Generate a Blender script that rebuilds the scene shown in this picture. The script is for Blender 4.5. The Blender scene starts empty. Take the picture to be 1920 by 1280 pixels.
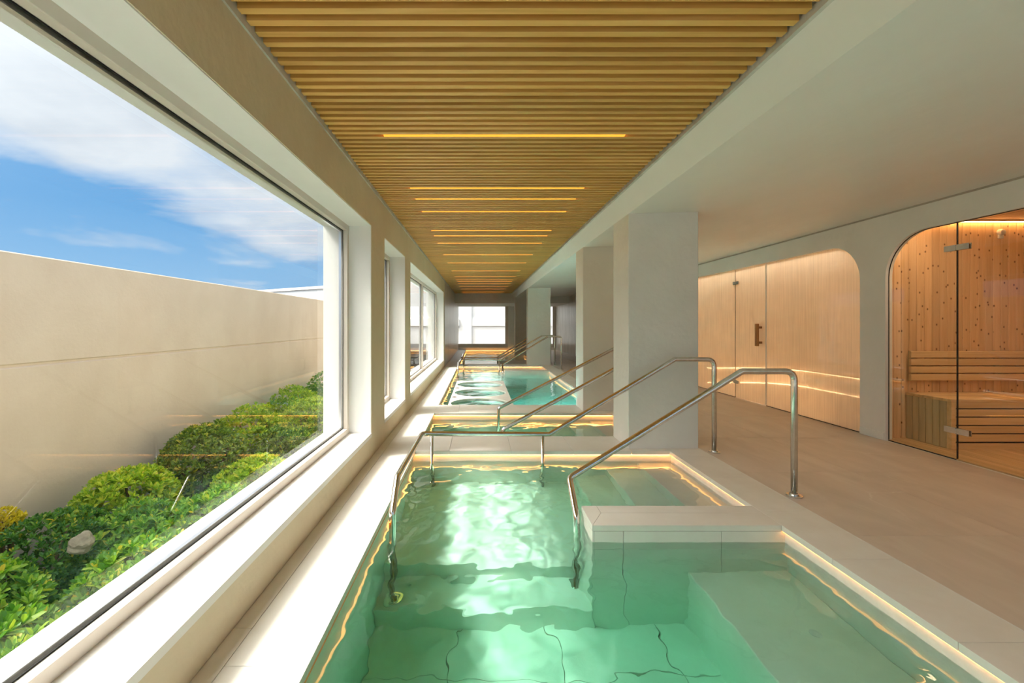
import bpy, bmesh, math, random
import numpy as np
from mathutils import Vector, Matrix

random.seed(7)
S = bpy.context.scene
COL = S.collection
PI = math.pi

# ------------------------------------------------------------------ camera
cd = bpy.data.cameras.new('camera')
cam = bpy.data.objects.new('camera', cd)
COL.objects.link(cam)
cd.sensor_fit = 'HORIZONTAL'
cd.sensor_width = 36.0
cd.lens = 16.0
cd.shift_x = (960 - 897.5) / 1920
cd.shift_y = (608 - 640) / 1920
cd.clip_start = 0.05
cd.clip_end = 500
cam.location = (0, 0, 1.2)
cam.rotation_euler = (PI / 2, 0, 0)
S.camera = cam

# ------------------------------------------------------------------ view
S.view_settings.view_transform = 'Standard'
S.view_settings.look = 'None'
S.view_settings.gamma = 1.0
S.view_settings.use_curve_mapping = False
S.view_settings.exposure = 2.2
cy = S.cycles
cy.use_denoising = True
cy.use_adaptive_sampling = True
cy.adaptive_threshold = 0.03
cy.max_bounces = 12
cy.diffuse_bounces = 6
cy.glossy_bounces = 5
cy.transmission_bounces = 8
cy.transparent_max_bounces = 20
cy.volume_bounces = 0
cy.sample_clamp_indirect = 6.0
cy.caustics_reflective = False
cy.caustics_refractive = True
cy.blur_glossy = 0.6

# ------------------------------------------------------------------ sky (blue with broken cloud)
SKY_STRENGTH = 0.238
w = bpy.data.worlds.new('sky')
S.world = w
w.use_nodes = True
nt = w.node_tree
nt.nodes.clear()


def N(nt, typ, **kw):
    n = nt.nodes.new(typ)
    for k, v in kw.items():
        if k.startswith('i_'):
            n.inputs[k[2:]].default_value = v
        elif k.startswith('n_'):
            n.inputs[int(k[2:])].default_value = v
        else:
            setattr(n, k, v)
    return n


def ramp(nt, stops, interp='LINEAR'):
    n = nt.nodes.new('ShaderNodeValToRGB')
    n.color_ramp.interpolation = interp
    el = n.color_ramp.elements
    while len(el) > 1:
        el.remove(el[-1])
    for i, (p, c) in enumerate(stops):
        e = el[0] if i == 0 else el.new(p)
        e.position = p
        if not hasattr(c, '__len__'):
            c = (c, c, c)
        e.color = (*c[:3], 1)
    return n


L = nt.links.new
tc = N(nt, 'ShaderNodeTexCoord')
sep = N(nt, 'ShaderNodeSeparateXYZ')
L(tc.outputs['Generated'], sep.inputs[0])
grad = ramp(nt, [(0.0, (0.55, 0.70, 0.86)), (0.05, (0.33, 0.57, 0.85)), (0.2, (0.17, 0.42, 0.77)), (1.0, (0.11, 0.32, 0.68))])
L(sep.outputs['Z'], grad.inputs[0])
# cloud sheet: direction projected on a flat layer overhead
addz = N(nt, 'ShaderNodeMath', operation='ADD', n_1=0.16)
L(sep.outputs['Z'], addz.inputs[0])
mx = N(nt, 'ShaderNodeMath', operation='MAXIMUM', n_1=0.06)
L(addz.outputs[0], mx.inputs[0])
dv = N(nt, 'ShaderNodeVectorMath', operation='DIVIDE')
L(tc.outputs['Generated'], dv.inputs[0])
L(mx.outputs[0], dv.inputs[1])
cm = N(nt, 'ShaderNodeMapping')
cm.inputs['Location'].default_value = (1.39, -3.494, 0.0)
cm.inputs['Scale'].default_value = (1.0, 1.0, 0.35)
L(dv.outputs[0], cm.inputs[0])
cn = N(nt, 'ShaderNodeTexNoise', i_Scale=0.95, i_Detail=9.0, i_Roughness=0.52, i_Distortion=0.25)
L(cm.outputs[0], cn.inputs['Vector'])
cr = ramp(nt, [(0.44, 0.0), (0.53, 0.6), (0.64, 1.0)])
# cloud thickens away from the clear strip over the horizon
cb = N(nt, 'ShaderNodeMapRange', n_1=0.13, n_2=0.30, n_3=-0.06, n_4=0.10)
L(sep.outputs['Z'], cb.inputs[0])
ca = N(nt, 'ShaderNodeMath', operation='ADD')
L(cn.outputs[0], ca.inputs[0])
L(cb.outputs[0], ca.inputs[1])
L(ca.outputs[0], cr.inputs[0])
cc = N(nt, 'ShaderNodeTexNoise', i_Scale=2.2, i_Detail=6.0)
L(cm.outputs[0], cc.inputs['Vector'])
ccr = ramp(nt, [(0.35, (0.58, 0.65, 0.75)), (0.62, (0.78, 0.83, 0.90))])
L(cc.outputs[0], ccr.inputs[0])
mixc = N(nt, 'ShaderNodeMix', data_type='RGBA')
L(cr.outputs[0], mixc.inputs['Factor'])
L(grad.outputs[0], mixc.inputs[6])
L(ccr.outputs[0], mixc.inputs[7])
# thin cloud brightens towards the veiled sun (forward scattering)
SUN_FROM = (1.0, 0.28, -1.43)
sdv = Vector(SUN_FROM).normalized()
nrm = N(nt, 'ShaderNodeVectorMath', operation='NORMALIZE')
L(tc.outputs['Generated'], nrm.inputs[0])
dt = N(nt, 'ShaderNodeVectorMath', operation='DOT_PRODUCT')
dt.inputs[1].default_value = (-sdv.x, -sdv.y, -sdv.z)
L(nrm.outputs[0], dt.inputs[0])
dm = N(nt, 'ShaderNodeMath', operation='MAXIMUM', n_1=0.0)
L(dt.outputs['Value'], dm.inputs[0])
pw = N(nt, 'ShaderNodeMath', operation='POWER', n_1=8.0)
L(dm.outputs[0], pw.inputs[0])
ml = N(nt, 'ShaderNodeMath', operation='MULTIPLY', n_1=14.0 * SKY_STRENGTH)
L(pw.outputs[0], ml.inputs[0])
bg1 = N(nt, 'ShaderNodeBackground', i_Strength=SKY_STRENGTH)
L(mixc.outputs[2], bg1.inputs['Color'])
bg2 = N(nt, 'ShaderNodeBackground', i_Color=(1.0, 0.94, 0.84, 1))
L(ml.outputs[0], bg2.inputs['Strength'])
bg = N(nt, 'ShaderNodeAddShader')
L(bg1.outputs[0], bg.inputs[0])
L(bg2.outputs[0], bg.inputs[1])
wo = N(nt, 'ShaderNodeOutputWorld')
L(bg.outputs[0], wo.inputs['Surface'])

# ------------------------------------------------------------------ sun through thin cloud, over the garden wall
sd = bpy.data.lights.new('sun', 'SUN')
sd.energy = 1.25
sd.angle = math.radians(9.0)
sd.color = (1.0, 0.95, 0.88)
sun = bpy.data.objects.new('sun', sd)
COL.objects.link(sun)
sdir = Vector(SUN_FROM).normalized()
sun.rotation_euler = sdir.to_track_quat('-Z', 'Y').to_euler()
sun.location = (-8, 4, 9)
sd.cycles.is_caustics_light = True


# ================================================================== materials
MATS = {}


def new_mat(name):
    m = bpy.data.materials.new(name)
    m.use_nodes = True
    nt = m.node_tree
    nt.nodes.clear()
    out = nt.nodes.new('ShaderNodeOutputMaterial')
    MATS[name] = m
    return m, nt, out


def mat_noise(name, c1, c2, scale=6.0, rough=0.7, bump=0.0, bscale=60.0, detail=6.0, stretch=(1, 1, 1), spec=0.3,
              metallic=0.0, mid=(0.35, 0.65), bdist=0.01, per_object=0.0):
    """two-tone noise with fine relief, in world coordinates"""
    m, nt, out = new_mat(name)
    L = nt.links.new
    geo = N(nt, 'ShaderNodeNewGeometry')
    mp = N(nt, 'ShaderNodeMapping')
    mp.inputs['Scale'].default_value = stretch
    L(geo.outputs['Position'], mp.inputs[0])
    n1 = N(nt, 'ShaderNodeTexNoise', i_Scale=scale, i_Detail=detail, i_Roughness=0.6)
    L(mp.outputs[0], n1.inputs['Vector'])
    r = ramp(nt, [(mid[0], c1), (mid[1], c2)])
    L(n1.outputs[0], r.inputs[0])
    b = N(nt, 'ShaderNodeBsdfPrincipled', i_Roughness=rough, i_Metallic=metallic)
    b.inputs['Specular IOR Level'].default_value = spec
    col = r.outputs[0]
    if per_object:
        oi = N(nt, 'ShaderNodeObjectInfo')
        mr = N(nt, 'ShaderNodeMapRange', n_3=1.0 - per_object, n_4=1.0 + per_object)
        L(oi.outputs['Random'], mr.inputs[0])
        mm = N(nt, 'ShaderNodeVectorMath', operation='SCALE')
        L(col, mm.inputs[0])
        L(mr.outputs[0], mm.inputs['Scale'])
        col = mm.outputs[0]
    L(col, b.inputs['Base Color'])
    if bump:
        n2 = N(nt, 'ShaderNodeTexNoise', i_Scale=bscale, i_Detail=4.0)
        L(mp.outputs[0], n2.inputs['Vector'])
        bp = N(nt, 'ShaderNodeBump', i_Strength=bump, i_Distance=bdist)
        L(n2.outputs[0], bp.inputs['Height'])
        L(bp.outputs[0], b.inputs['Normal'])
    L(b.outputs[0], out.inputs['Surface'])
    return m


PLASTER = mat_noise('plaster', (0.80, 0.79, 0.745), (0.85, 0.84, 0.80), scale=1.6, rough=0.75, bump=0.25, bscale=14, bdist=0.02)
PLASTER_W = mat_noise('white_plaster', (0.84, 0.83, 0.80), (0.88, 0.87, 0.84), scale=2.0, rough=0.7, bump=0.12, bscale=20)
PLASTER_B = mat_noise('beige_plaster', (0.67, 0.58, 0.41), (0.74, 0.65, 0.48), scale=1.4, rough=0.75, bump=0.25, bscale=14, bdist=0.02)
SOFFIT = mat_noise('soffit_plaster', (0.81, 0.81, 0.765), (0.86, 0.86, 0.82), scale=1.2, rough=0.42, bump=0.3, bscale=5, bdist=0.03, stretch=(1, 0.5, 1))
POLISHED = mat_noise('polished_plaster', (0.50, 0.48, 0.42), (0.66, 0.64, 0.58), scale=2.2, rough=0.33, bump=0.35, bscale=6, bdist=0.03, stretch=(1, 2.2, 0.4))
GARDENWALL = mat_noise('garden_wall_render', (0.66, 0.565, 0.485), (0.74, 0.65, 0.57), scale=0.8, rough=0.85, bump=0.25, bscale=25)
FACADE = mat_noise('white_facade', (0.90, 0.90, 0.89), (0.94, 0.94, 0.93), scale=0.5, rough=0.8)
FACADE_G = mat_noise('grey_facade', (0.62, 0.66, 0.70), (0.70, 0.73, 0.77), scale=0.5, rough=0.8)
COPING = mat_noise('limestone_coping', (0.78, 0.74, 0.67), (0.84, 0.81, 0.75), scale=3.2, rough=0.38, bump=0.05, bscale=90, detail=10, per_object=0.02)
GROUT = mat_noise('pale_grout', (0.80, 0.78, 0.73), (0.86, 0.84, 0.80), scale=20, rough=0.8)
SHADOW_LINE = mat_noise('painted_shadow_line', (0.42, 0.38, 0.32), (0.5, 0.45, 0.38), scale=20, rough=0.8)
POOLTILE = mat_noise('pool_tile', (0.78, 0.77, 0.69), (0.85, 0.84, 0.77), scale=3.0, rough=0.55, bump=0.05, bscale=60, per_object=0.02)
POOLGROUT = mat_noise('pool_grout', (0.46, 0.45, 0.38), (0.54, 0.53, 0.45), scale=12, rough=0.8)
GUM = mat_noise('black_rubber', (0.012, 0.012, 0.012), (0.02, 0.02, 0.02), rough=0.6)
FRAME = mat_noise('beige_frame_paint', (0.70, 0.63, 0.55), (0.73, 0.66, 0.58), rough=0.45)
ALU = mat_noise('aluminium', (0.72, 0.74, 0.76), (0.80, 0.81, 0.83), rough=0.3, metallic=1.0)
STEEL = mat_noise('stainless_steel', (0.66, 0.64, 0.60), (0.76, 0.74, 0.70), scale=30, rough=0.17, metallic=1.0)
CHROME = mat_noise('satin_chrome', (0.70, 0.69, 0.67), (0.78, 0.77, 0.75), scale=30, rough=0.22, metallic=1.0)
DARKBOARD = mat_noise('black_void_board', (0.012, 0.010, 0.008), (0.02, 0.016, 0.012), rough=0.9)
SOIL = mat_noise('garden_soil', (0.05, 0.035, 0.022), (0.11, 0.08, 0.05), scale=9, rough=0.95, bump=0.6, bscale=30)
ROCKM = mat_noise('pale_rock', (0.13, 0.115, 0.085), (0.24, 0.215, 0.16), scale=8, rough=0.9, bump=0.5, bscale=30)
STEMM = mat_noise('shrub_bark', (0.09, 0.06, 0.035), (0.16, 0.11, 0.06), scale=20, rough=0.9)
PLASTIC = mat_noise('white_plastic', (0.72, 0.70, 0.66), (0.78, 0.76, 0.72), rough=0.4)
STEAMWALL = mat_noise('steam_room_mosaic', (0.78, 0.67, 0.54), (0.86, 0.76, 0.63), scale=3, rough=0.45)


def mat_floor():
    m, nt, out = new_mat('brown_veined_floor_tile')
    L = nt.links.new
    geo = N(nt, 'ShaderNodeNewGeometry')
    oi = N(nt, 'ShaderNodeObjectInfo')
    off = N(nt, 'ShaderNodeVectorMath', operation='SCALE')
    off.inputs[0].default_value = (13, 7, 3)
    L(oi.outputs['Random'], off.inputs['Scale'])
    ad = N(nt, 'ShaderNodeVectorMath', operation='ADD')
    L(geo.outputs['Position'], ad.inputs[0])
    L(off.outputs[0], ad.inputs[1])
    n1 = N(nt, 'ShaderNodeTexNoise', i_Scale=2.0, i_Detail=8.0, i_Roughness=0.62, i_Distortion=0.6)
    mp = N(nt, 'ShaderNodeMapping')
    mp.inputs['Scale'].default_value = (2.2, 0.7, 1)
    mp.inputs['Rotation'].default_value = (0, 0, 0.5)
    L(ad.outputs[0], mp.inputs[0])
    L(mp.outputs[0], n1.inputs['Vector'])
    r = ramp(nt, [(0.3, (0.60, 0.495, 0.405)), (0.55, (0.675, 0.565, 0.47)), (0.75, (0.73, 0.625, 0.53))])
    L(n1.outputs[0], r.inputs[0])
    # pale veins
    v = N(nt, 'ShaderNodeTexVoronoi', feature='DISTANCE_TO_EDGE', i_Scale=0.9)
    n2 = N(nt, 'ShaderNodeTexNoise', i_Scale=2.5, i_Detail=5.0)
    L(ad.outputs[0], n2.inputs['Vector'])
    sc = N(nt, 'ShaderNodeVectorMath', operation='SCALE')
    sc.inputs['Scale'].default_value = 0.9
    L(n2.outputs['Color'], sc.inputs[0])
    a2 = N(nt, 'ShaderNodeVectorMath', operation='ADD')
    L(ad.outputs[0], a2.inputs[0])
    L(sc.outputs[0], a2.inputs[1])
    L(a2.outputs[0], v.inputs['Vector'])
    vr = ramp(nt, [(0.0, 1.0), (0.006, 0.5), (0.014, 0.0)])
    L(v.outputs['Distance'], vr.inputs[0])
    n3 = N(nt, 'ShaderNodeTexNoise', i_Scale=1.7, i_Detail=2.0)
    L(ad.outputs[0], n3.inputs['Vector'])
    r3 = ramp(nt, [(0.5, 0.0), (0.66, 0.6)])
    L(n3.outputs[0], r3.inputs[0])
    mu = N(nt, 'ShaderNodeMath', operation='MULTIPLY')
    L(vr.outputs[0], mu.inputs[0])
    L(r3.outputs[0], mu.inputs[1])
    mx = N(nt, 'ShaderNodeMix', data_type='RGBA')
    L(mu.outputs[0], mx.inputs['Factor'])
    L(r.outputs[0], mx.inputs[6])
    mx.inputs[7].default_value = (0.84, 0.76, 0.66, 1)
    b = N(nt, 'ShaderNodeBsdfPrincipled', i_Roughness=0.42)
    b.inputs['Specular IOR Level'].default_value = 0.35
    L(mx.outputs[2], b.inputs['Base Color'])
    L(b.outputs[0], out.inputs['Surface'])
    return m


FLOORTILE = mat_floor()


def mat_wood(name, c_dark, c_mid, c_light, axis, rough=0.5, knots=0.0, grain=26.0, coat=0.0):
    """wood with grain along an axis (0 x, 1 y, 2 z); optional dark knots; each piece varies"""
    m, nt, out = new_mat(name)
    L = nt.links.new
    geo = N(nt, 'ShaderNodeNewGeometry')
    oi = N(nt, 'ShaderNodeObjectInfo')
    off = N(nt, 'ShaderNodeVectorMath', operation='SCALE')
    off.inputs[0].default_value = (17, 23, 31)
    L(oi.outputs['Random'], off.inputs['Scale'])
    ad = N(nt, 'ShaderNodeVectorMath', operation='ADD')
    L(geo.outputs['Position'], ad.inputs[0])
    L(off.outputs[0], ad.inputs[1])
    mp = N(nt, 'ShaderNodeMapping')
    sc = [1.0, 1.0, 1.0]
    sc[axis] = 0.05
    mp.inputs['Scale'].default_value = sc
    L(ad.outputs[0], mp.inputs[0])
    n1 = N(nt, 'ShaderNodeTexNoise', i_Scale=grain, i_Detail=6.0, i_Roughness=0.6, i_Distortion=0.4)
    L(mp.outputs[0], n1.inputs['Vector'])
    r = ramp(nt, [(0.28, c_dark), (0.5, c_mid), (0.72, c_light)])
    L(n1.outputs[0], r.inputs[0])
    mr = N(nt, 'ShaderNodeMapRange', n_3=0.88, n_4=1.1)
    L(oi.outputs['Random'], mr.inputs[0])
    mm = N(nt, 'ShaderNodeVectorMath', operation='SCALE')
    L(r.outputs[0], mm.inputs[0])
    L(mr.outputs[0], mm.inputs['Scale'])
    col = mm.outputs[0]
    if knots:
        mk = N(nt, 'ShaderNodeMapping')
        s2 = [1.0, 1.0, 1.0]
        s2[axis] = 0.75
        mk.inputs['Scale'].default_value = s2
        L(ad.outputs[0], mk.inputs[0])
        sx = N(nt, 'ShaderNodeSeparateXYZ')
        L(mk.outputs[0], sx.inputs[0])
        cx_ = N(nt, 'ShaderNodeCombineXYZ')
        L(sx.outputs['X'], cx_.inputs[0])
        L(sx.outputs['Z'], cx_.inputs[1])
        mk = cx_
        v = N(nt, 'ShaderNodeTexVoronoi', feature='F1', i_Scale=knots, i_Randomness=1.0, voronoi_dimensions='2D')
        L(mk.outputs[0], v.inputs['Vector'])
        kr = ramp(nt, [(0.0, 1.0), (0.055, 0.9), (0.085, 0.35), (0.14, 0.0)])
        L(v.outputs['Distance'], kr.inputs[0])
        # only some cells carry a knot
        s3 = N(nt, 'ShaderNodeSeparateColor')
        L(v.outputs['Color'], s3.inputs[0])
        gt = N(nt, 'ShaderNodeMath', operation='GREATER_THAN', n_1=0.35)
        L(s3.outputs[0], gt.inputs[0])
        mu = N(nt, 'ShaderNodeMath', operation='MULTIPLY')
        L(kr.outputs[0], mu.inputs[0])
        L(gt.outputs[0], mu.inputs[1])
        mx = N(nt, 'ShaderNodeMix', data_type='RGBA')
        L(mu.outputs[0], mx.inputs['Factor'])
        L(col, mx.inputs[6])
        mx.inputs[7].default_value = (0.16, 0.06, 0.018, 1)
        col = mx.outputs[2]
    b = N(nt, 'ShaderNodeBsdfPrincipled', i_Roughness=rough)
    b.inputs['Specular IOR Level'].default_value = 0.3
    L(col, b.inputs['Base Color'])
    bp = N(nt, 'ShaderNodeBump', i_Strength=0.08, i_Distance=0.004)
    L(n1.outputs[0], bp.inputs['Height'])
    L(bp.outputs[0], b.inputs['Normal'])
    L(b.outputs[0], out.inputs['Surface'])
    return m


SLATWOOD = mat_wood('oiled_larch_slat', (0.62, 0.33, 0.075), (0.73, 0.42, 0.115), (0.80, 0.49, 0.16), 0)
PINE = mat_wood('knotty_pine', (0.64, 0.40, 0.21), (0.75, 0.49, 0.27), (0.81, 0.56, 0.33), 2, knots=11.0)
ASPEN_X = mat_wood('pale_aspen', (0.66, 0.44, 0.22), (0.76, 0.54, 0.29), (0.82, 0.61, 0.36), 0)
ASPEN_Z = mat_wood('pale_aspen_upright', (0.50, 0.39, 0.22), (0.58, 0.46, 0.28), (0.64, 0.52, 0.33), 2)
DUCK = mat_wood('duckboard_wood', (0.52, 0.33, 0.15), (0.62, 0.41, 0.20), (0.70, 0.48, 0.26), 1)
BANDWOOD = mat_wood('teak_band', (0.34, 0.15, 0.045), (0.45, 0.21, 0.07), (0.52, 0.27, 0.10), 1)
BANDWOOD_X = mat_wood('teak_band_across', (0.50, 0.30, 0.14), (0.58, 0.37, 0.19), (0.64, 0.43, 0.24), 0)
HANDLEWOOD = mat_wood('oak_handle', (0.30, 0.14, 0.05), (0.38, 0.19, 0.07), (0.46, 0.24, 0.10), 2)


def mat_emit(name, col, strength):
    m, nt, out = new_mat(name)
    e = N(nt, 'ShaderNodeEmission', i_Color=(*col, 1), i_Strength=strength)
    nt.links.new(e.outputs[0], out.inputs['Surface'])
    return m


LED = mat_emit('amber_led', (1.0, 0.40, 0.09), 4.0)
LED_R = mat_emit('amber_led_dim', (1.0, 0.40, 0.09), 1.5)
LEDBAR = mat_emit('amber_light_bar', (1.0, 0.31, 0.03), 0.47)
POOLLAMP = mat_emit('underwater_lamp_glow', (0.62, 0.95, 1.0), 60.0)
LEDSTEAM = mat_emit('steam_led', (1.0, 0.66, 0.36), 4.4)
FILL_SAUNA = mat_emit('sauna_fill_glow', (1.0, 0.72, 0.48), 3.9)
FILL_STEAM = mat_emit('steam_fill_glow', (1.0, 0.86, 0.72), 3.9)
LEDSAUNA = mat_emit('sauna_led', (1.0, 0.50, 0.18), 4.0)


def fresnel_front(nt, ior, normal=None):
    """mirror part of an air-to-glass interface; the way back out adds none (thin sheet)"""
    fr = N(nt, 'ShaderNodeFresnel', i_IOR=ior)
    if normal is not None:
        nt.links.new(normal, fr.inputs['Normal'])
    ge = N(nt, 'ShaderNodeNewGeometry')
    mu = N(nt, 'ShaderNodeMath', operation='MULTIPLY_ADD', n_1=-1.0, n_2=1.0)
    nt.links.new(ge.outputs['Backfacing'], mu.inputs[0])
    m2 = N(nt, 'ShaderNodeMath', operation='MULTIPLY', use_clamp=True)
    nt.links.new(fr.outputs[0], m2.inputs[0])
    nt.links.new(mu.outputs[0], m2.inputs[1])
    return m2


def mat_glass(name, tint=(0.97, 0.985, 0.98), ior=1.45, haze=0.0, haze_col=(0.8, 0.8, 0.8)):
    m, nt, out = new_mat(name)
    L = nt.links.new
    tr = N(nt, 'ShaderNodeBsdfTransparent', i_Color=(*tint, 1))
    gl = N(nt, 'ShaderNodeBsdfGlossy', i_Roughness=0.0, i_Color=(1, 1, 1, 1))
    fr = fresnel_front(nt, ior)
    mx = N(nt, 'ShaderNodeMixShader')
    L(fr.outputs[0], mx.inputs[0])
    L(tr.outputs[0], mx.inputs[1])
    L(gl.outputs[0], mx.inputs[2])
    L(mx.outputs[0], out.inputs['Surface'])
    return m


GLASS = mat_glass('window_glass', ior=1.3)
GLASS_S = mat_glass('sauna_glass', tint=(0.95, 0.95, 0.90))


def mat_fogged():
    """steamed-up glass: streaks of condensation scatter the light, clear water runs between"""
    m, nt, out = new_mat('steamed_glass')
    L = nt.links.new
    geo = N(nt, 'ShaderNodeNewGeometry')
    mp = N(nt, 'ShaderNodeMapping')
    mp.inputs['Scale'].default_value = (1, 1, 0.025)
    L(geo.outputs['Position'], mp.inputs[0])
    n1 = N(nt, 'ShaderNodeTexNoise', i_Scale=55.0, i_Detail=5.0, i_Roughness=0.6)
    L(mp.outputs[0], n1.inputs['Vector'])
    n2 = N(nt, 'ShaderNodeTexNoise', i_Scale=1.3, i_Detail=3.0)
    L(geo.outputs['Position'], n2.inputs['Vector'])
    av = N(nt, 'ShaderNodeMath', operation='ADD')
    L(n1.outputs[0], av.inputs[0])
    L(n2.outputs[0], av.inputs[1])
    hv = N(nt, 'ShaderNodeMath', operation='MULTIPLY', n_1=0.5)
    L(av.outputs[0], hv.inputs[0])
    r = ramp(nt, [(0.35, 0.52), (0.65, 0.82)])
    L(hv.outputs[0], r.inputs[0])
    tr = N(nt, 'ShaderNodeBsdfTransparent', i_Color=(0.97, 0.93, 0.86, 1))
    tl = N(nt, 'ShaderNodeBsdfTranslucent', i_Color=(0.93, 0.84, 0.70, 1))
    df = N(nt, 'ShaderNodeBsdfDiffuse', i_Color=(0.86, 0.76, 0.62, 1))
    m0 = N(nt, 'ShaderNodeMixShader', n_0=0.5)
    L(tl.outputs[0], m0.inputs[1])
    L(df.outputs[0], m0.inputs[2])
    m1 = N(nt, 'ShaderNodeMixShader')
    L(r.outputs[0], m1.inputs[0])
    L(tr.outputs[0], m1.inputs[1])
    L(m0.outputs[0], m1.inputs[2])
    gl = N(nt, 'ShaderNodeBsdfGlossy', i_Roughness=0.04)
    fr = fresnel_front(nt, 1.45)
    m2 = N(nt, 'ShaderNodeMixShader')
    L(fr.outputs[0], m2.inputs[0])
    L(m1.outputs[0], m2.inputs[1])
    L(gl.outputs[0], m2.inputs[2])
    L(m2.outputs[0], out.inputs['Surface'])
    return m


FOGGED = mat_fogged()


def mat_water(name, absorb):
    m, nt, out = new_mat(name)
    L = nt.links.new
    gl = N(nt, 'ShaderNodeBsdfGlass', i_IOR=1.33, i_Roughness=0.0)
    L(gl.outputs[0], out.inputs['Surface'])
    d = max(absorb) * 1.02
    va = N(nt, 'ShaderNodeVolumeAbsorption', i_Density=d)
    va.inputs['Color'].default_value = (1 - absorb[0] / d, 1 - absorb[1] / d, 1 - absorb[2] / d, 1)
    # the absorbing water ends at the water line
    ge = N(nt, 'ShaderNodeNewGeometry')
    sp_ = N(nt, 'ShaderNodeSeparateXYZ')
    L(ge.outputs['Position'], sp_.inputs[0])
    lt_ = N(nt, 'ShaderNodeMath', operation='LESS_THAN', n_1=-0.085)
    L(sp_.outputs['Z'], lt_.inputs[0])
    mu_ = N(nt, 'ShaderNodeMath', operation='MULTIPLY', n_1=d)
    L(lt_.outputs[0], mu_.inputs[0])
    L(mu_.outputs[0], va.inputs['Density'])
    L(va.outputs[0], out.inputs['Volume'])
    return m


WATER_G = mat_water('green_pool_water', (0.60, 0.058, 0.205))
WATER_T = mat_water('turquoise_pool_water', (0.55, 0.03, 0.05))


def mat_leaf(name, dark, mid, light):
    m, nt, out = new_mat(name)
    L = nt.links.new
    geo = N(nt, 'ShaderNodeNewGeometry')
    r = ramp(nt, [(0.0, dark), (0.55, mid), (0.9, light), (1.0, (0.62, 0.50, 0.06))])
    L(geo.outputs['Random Per Island'], r.inputs[0])
    b = N(nt, 'ShaderNodeBsdfPrincipled', i_Roughness=0.42)
    b.inputs['Specular IOR Level'].default_value = 0.4
    L(r.outputs[0], b.inputs['Base Color'])
    tl = N(nt, 'ShaderNodeBsdfTranslucent')
    sc = N(nt, 'ShaderNodeVectorMath', operation='MULTIPLY')
    sc.inputs[1].default_value = (1.25, 1.35, 0.5)
    L(r.outputs[0], sc.inputs[0])
    L(sc.outputs[0], tl.inputs['Color'])
    mx = N(nt, 'ShaderNodeMixShader', n_0=0.42)
    L(b.outputs[0], mx.inputs[1])
    L(tl.outputs[0], mx.inputs[2])
    L(mx.outputs[0], out.inputs['Surface'])
    return m


LEAF_A = mat_leaf('glossy_green_leaf', (0.06, 0.20, 0.025), (0.17, 0.36, 0.035), (0.36, 0.52, 0.07))
LEAF_B = mat_leaf('yellow_green_leaf', (0.16, 0.32, 0.02), (0.36, 0.50, 0.04), (0.60, 0.64, 0.08))
LEAF_Y = mat_leaf('golden_leaf', (0.45, 0.42, 0.03), (0.68, 0.56, 0.04), (0.80, 0.66, 0.06))
LEAF_C = mat_leaf('olive_leaf', (0.07, 0.14, 0.025), (0.17, 0.27, 0.045), (0.36, 0.45, 0.08))
LEAF_D = mat_leaf('deep_green_leaf', (0.03, 0.12, 0.025), (0.08, 0.23, 0.04), (0.18, 0.34, 0.06))

# ================================================================== mesh helpers
WL = {}


def wl(o):
    return WL[o.name]


def link(o, parent=None, world=(0, 0, 0)):
    world = Vector(world)
    COL.objects.link(o)
    WL[o.name] = world
    if parent is not None:
        o.parent = parent
        o.location = world - wl(parent)
    else:
        o.location = world
    return o


def tag(o, label=None, cat=None, group=None, kind=None):
    if label:
        o['label'] = label
    if cat:
        o['category'] = cat
    if group:
        o['group'] = group
    if kind:
        o['kind'] = kind
    return o


def empty(name, loc):
    o = bpy.data.objects.new(name, None)
    o.empty_display_size = 0.1
    return link(o, None, loc)


def mesh_obj(name, verts, faces, mat, parent=None, world=(0, 0, 0), smooth=False):
    me = bpy.data.meshes.new(name)
    me.from_pydata([tuple(v) for v in verts], [], [tuple(f) for f in faces])
    me.update()
    if smooth:
        me.polygons.foreach_set('use_smooth', [True] * len(me.polygons))
    me.materials.append(mat)
    return link(bpy.data.objects.new(name, me), parent, world)


BOXCACHE = {}


def box_mesh(dx, dy, dz, mat, bevel):
    key = (round(dx, 4), round(dy, 4), round(dz, 4), mat.name, bevel)
    if key in BOXCACHE:
        return BOXCACHE[key]
    bm = bmesh.new()
    bmesh.ops.create_cube(bm, size=1.0)
    bmesh.ops.scale(bm, vec=(dx, dy, dz), verts=bm.verts)
    if bevel:
        bmesh.ops.bevel(bm, geom=bm.edges[:], offset=bevel, segments=1, affect='EDGES')
    me = bpy.data.meshes.new('piece')
    bm.to_mesh(me)
    bm.free()
    me.materials.append(mat)
    BOXCACHE[key] = me
    return me


def box(name, x0, x1, y0, y1, z0, z1, mat, parent=None, bevel=0.0):
    me = box_mesh(abs(x1 - x0), abs(y1 - y0), abs(z1 - z0), mat, bevel)
    return link(bpy.data.objects.new(name, me), parent, ((x0 + x1) / 2, (y0 + y1) / 2, (z0 + z1) / 2))


def multibox(name, boxes, mat, parent=None):
    V, F = [], []
    for (x0, x1, y0, y1, z0, z1) in boxes:
        b = len(V)
        V += [(x0, y0, z0), (x1, y0, z0), (x1, y1, z0), (x0, y1, z0), (x0, y0, z1), (x1, y0, z1), (x1, y1, z1), (x0, y1, z1)]
        F += [(b, b + 3, b + 2, b + 1), (b + 4, b + 5, b + 6, b + 7), (b, b + 1, b + 5, b + 4), (b + 1, b + 2, b + 6, b + 5),
              (b + 2, b + 3, b + 7, b + 6), (b + 3, b, b + 4, b + 7)]
    return mesh_obj(name, V, F, mat, parent)


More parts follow.
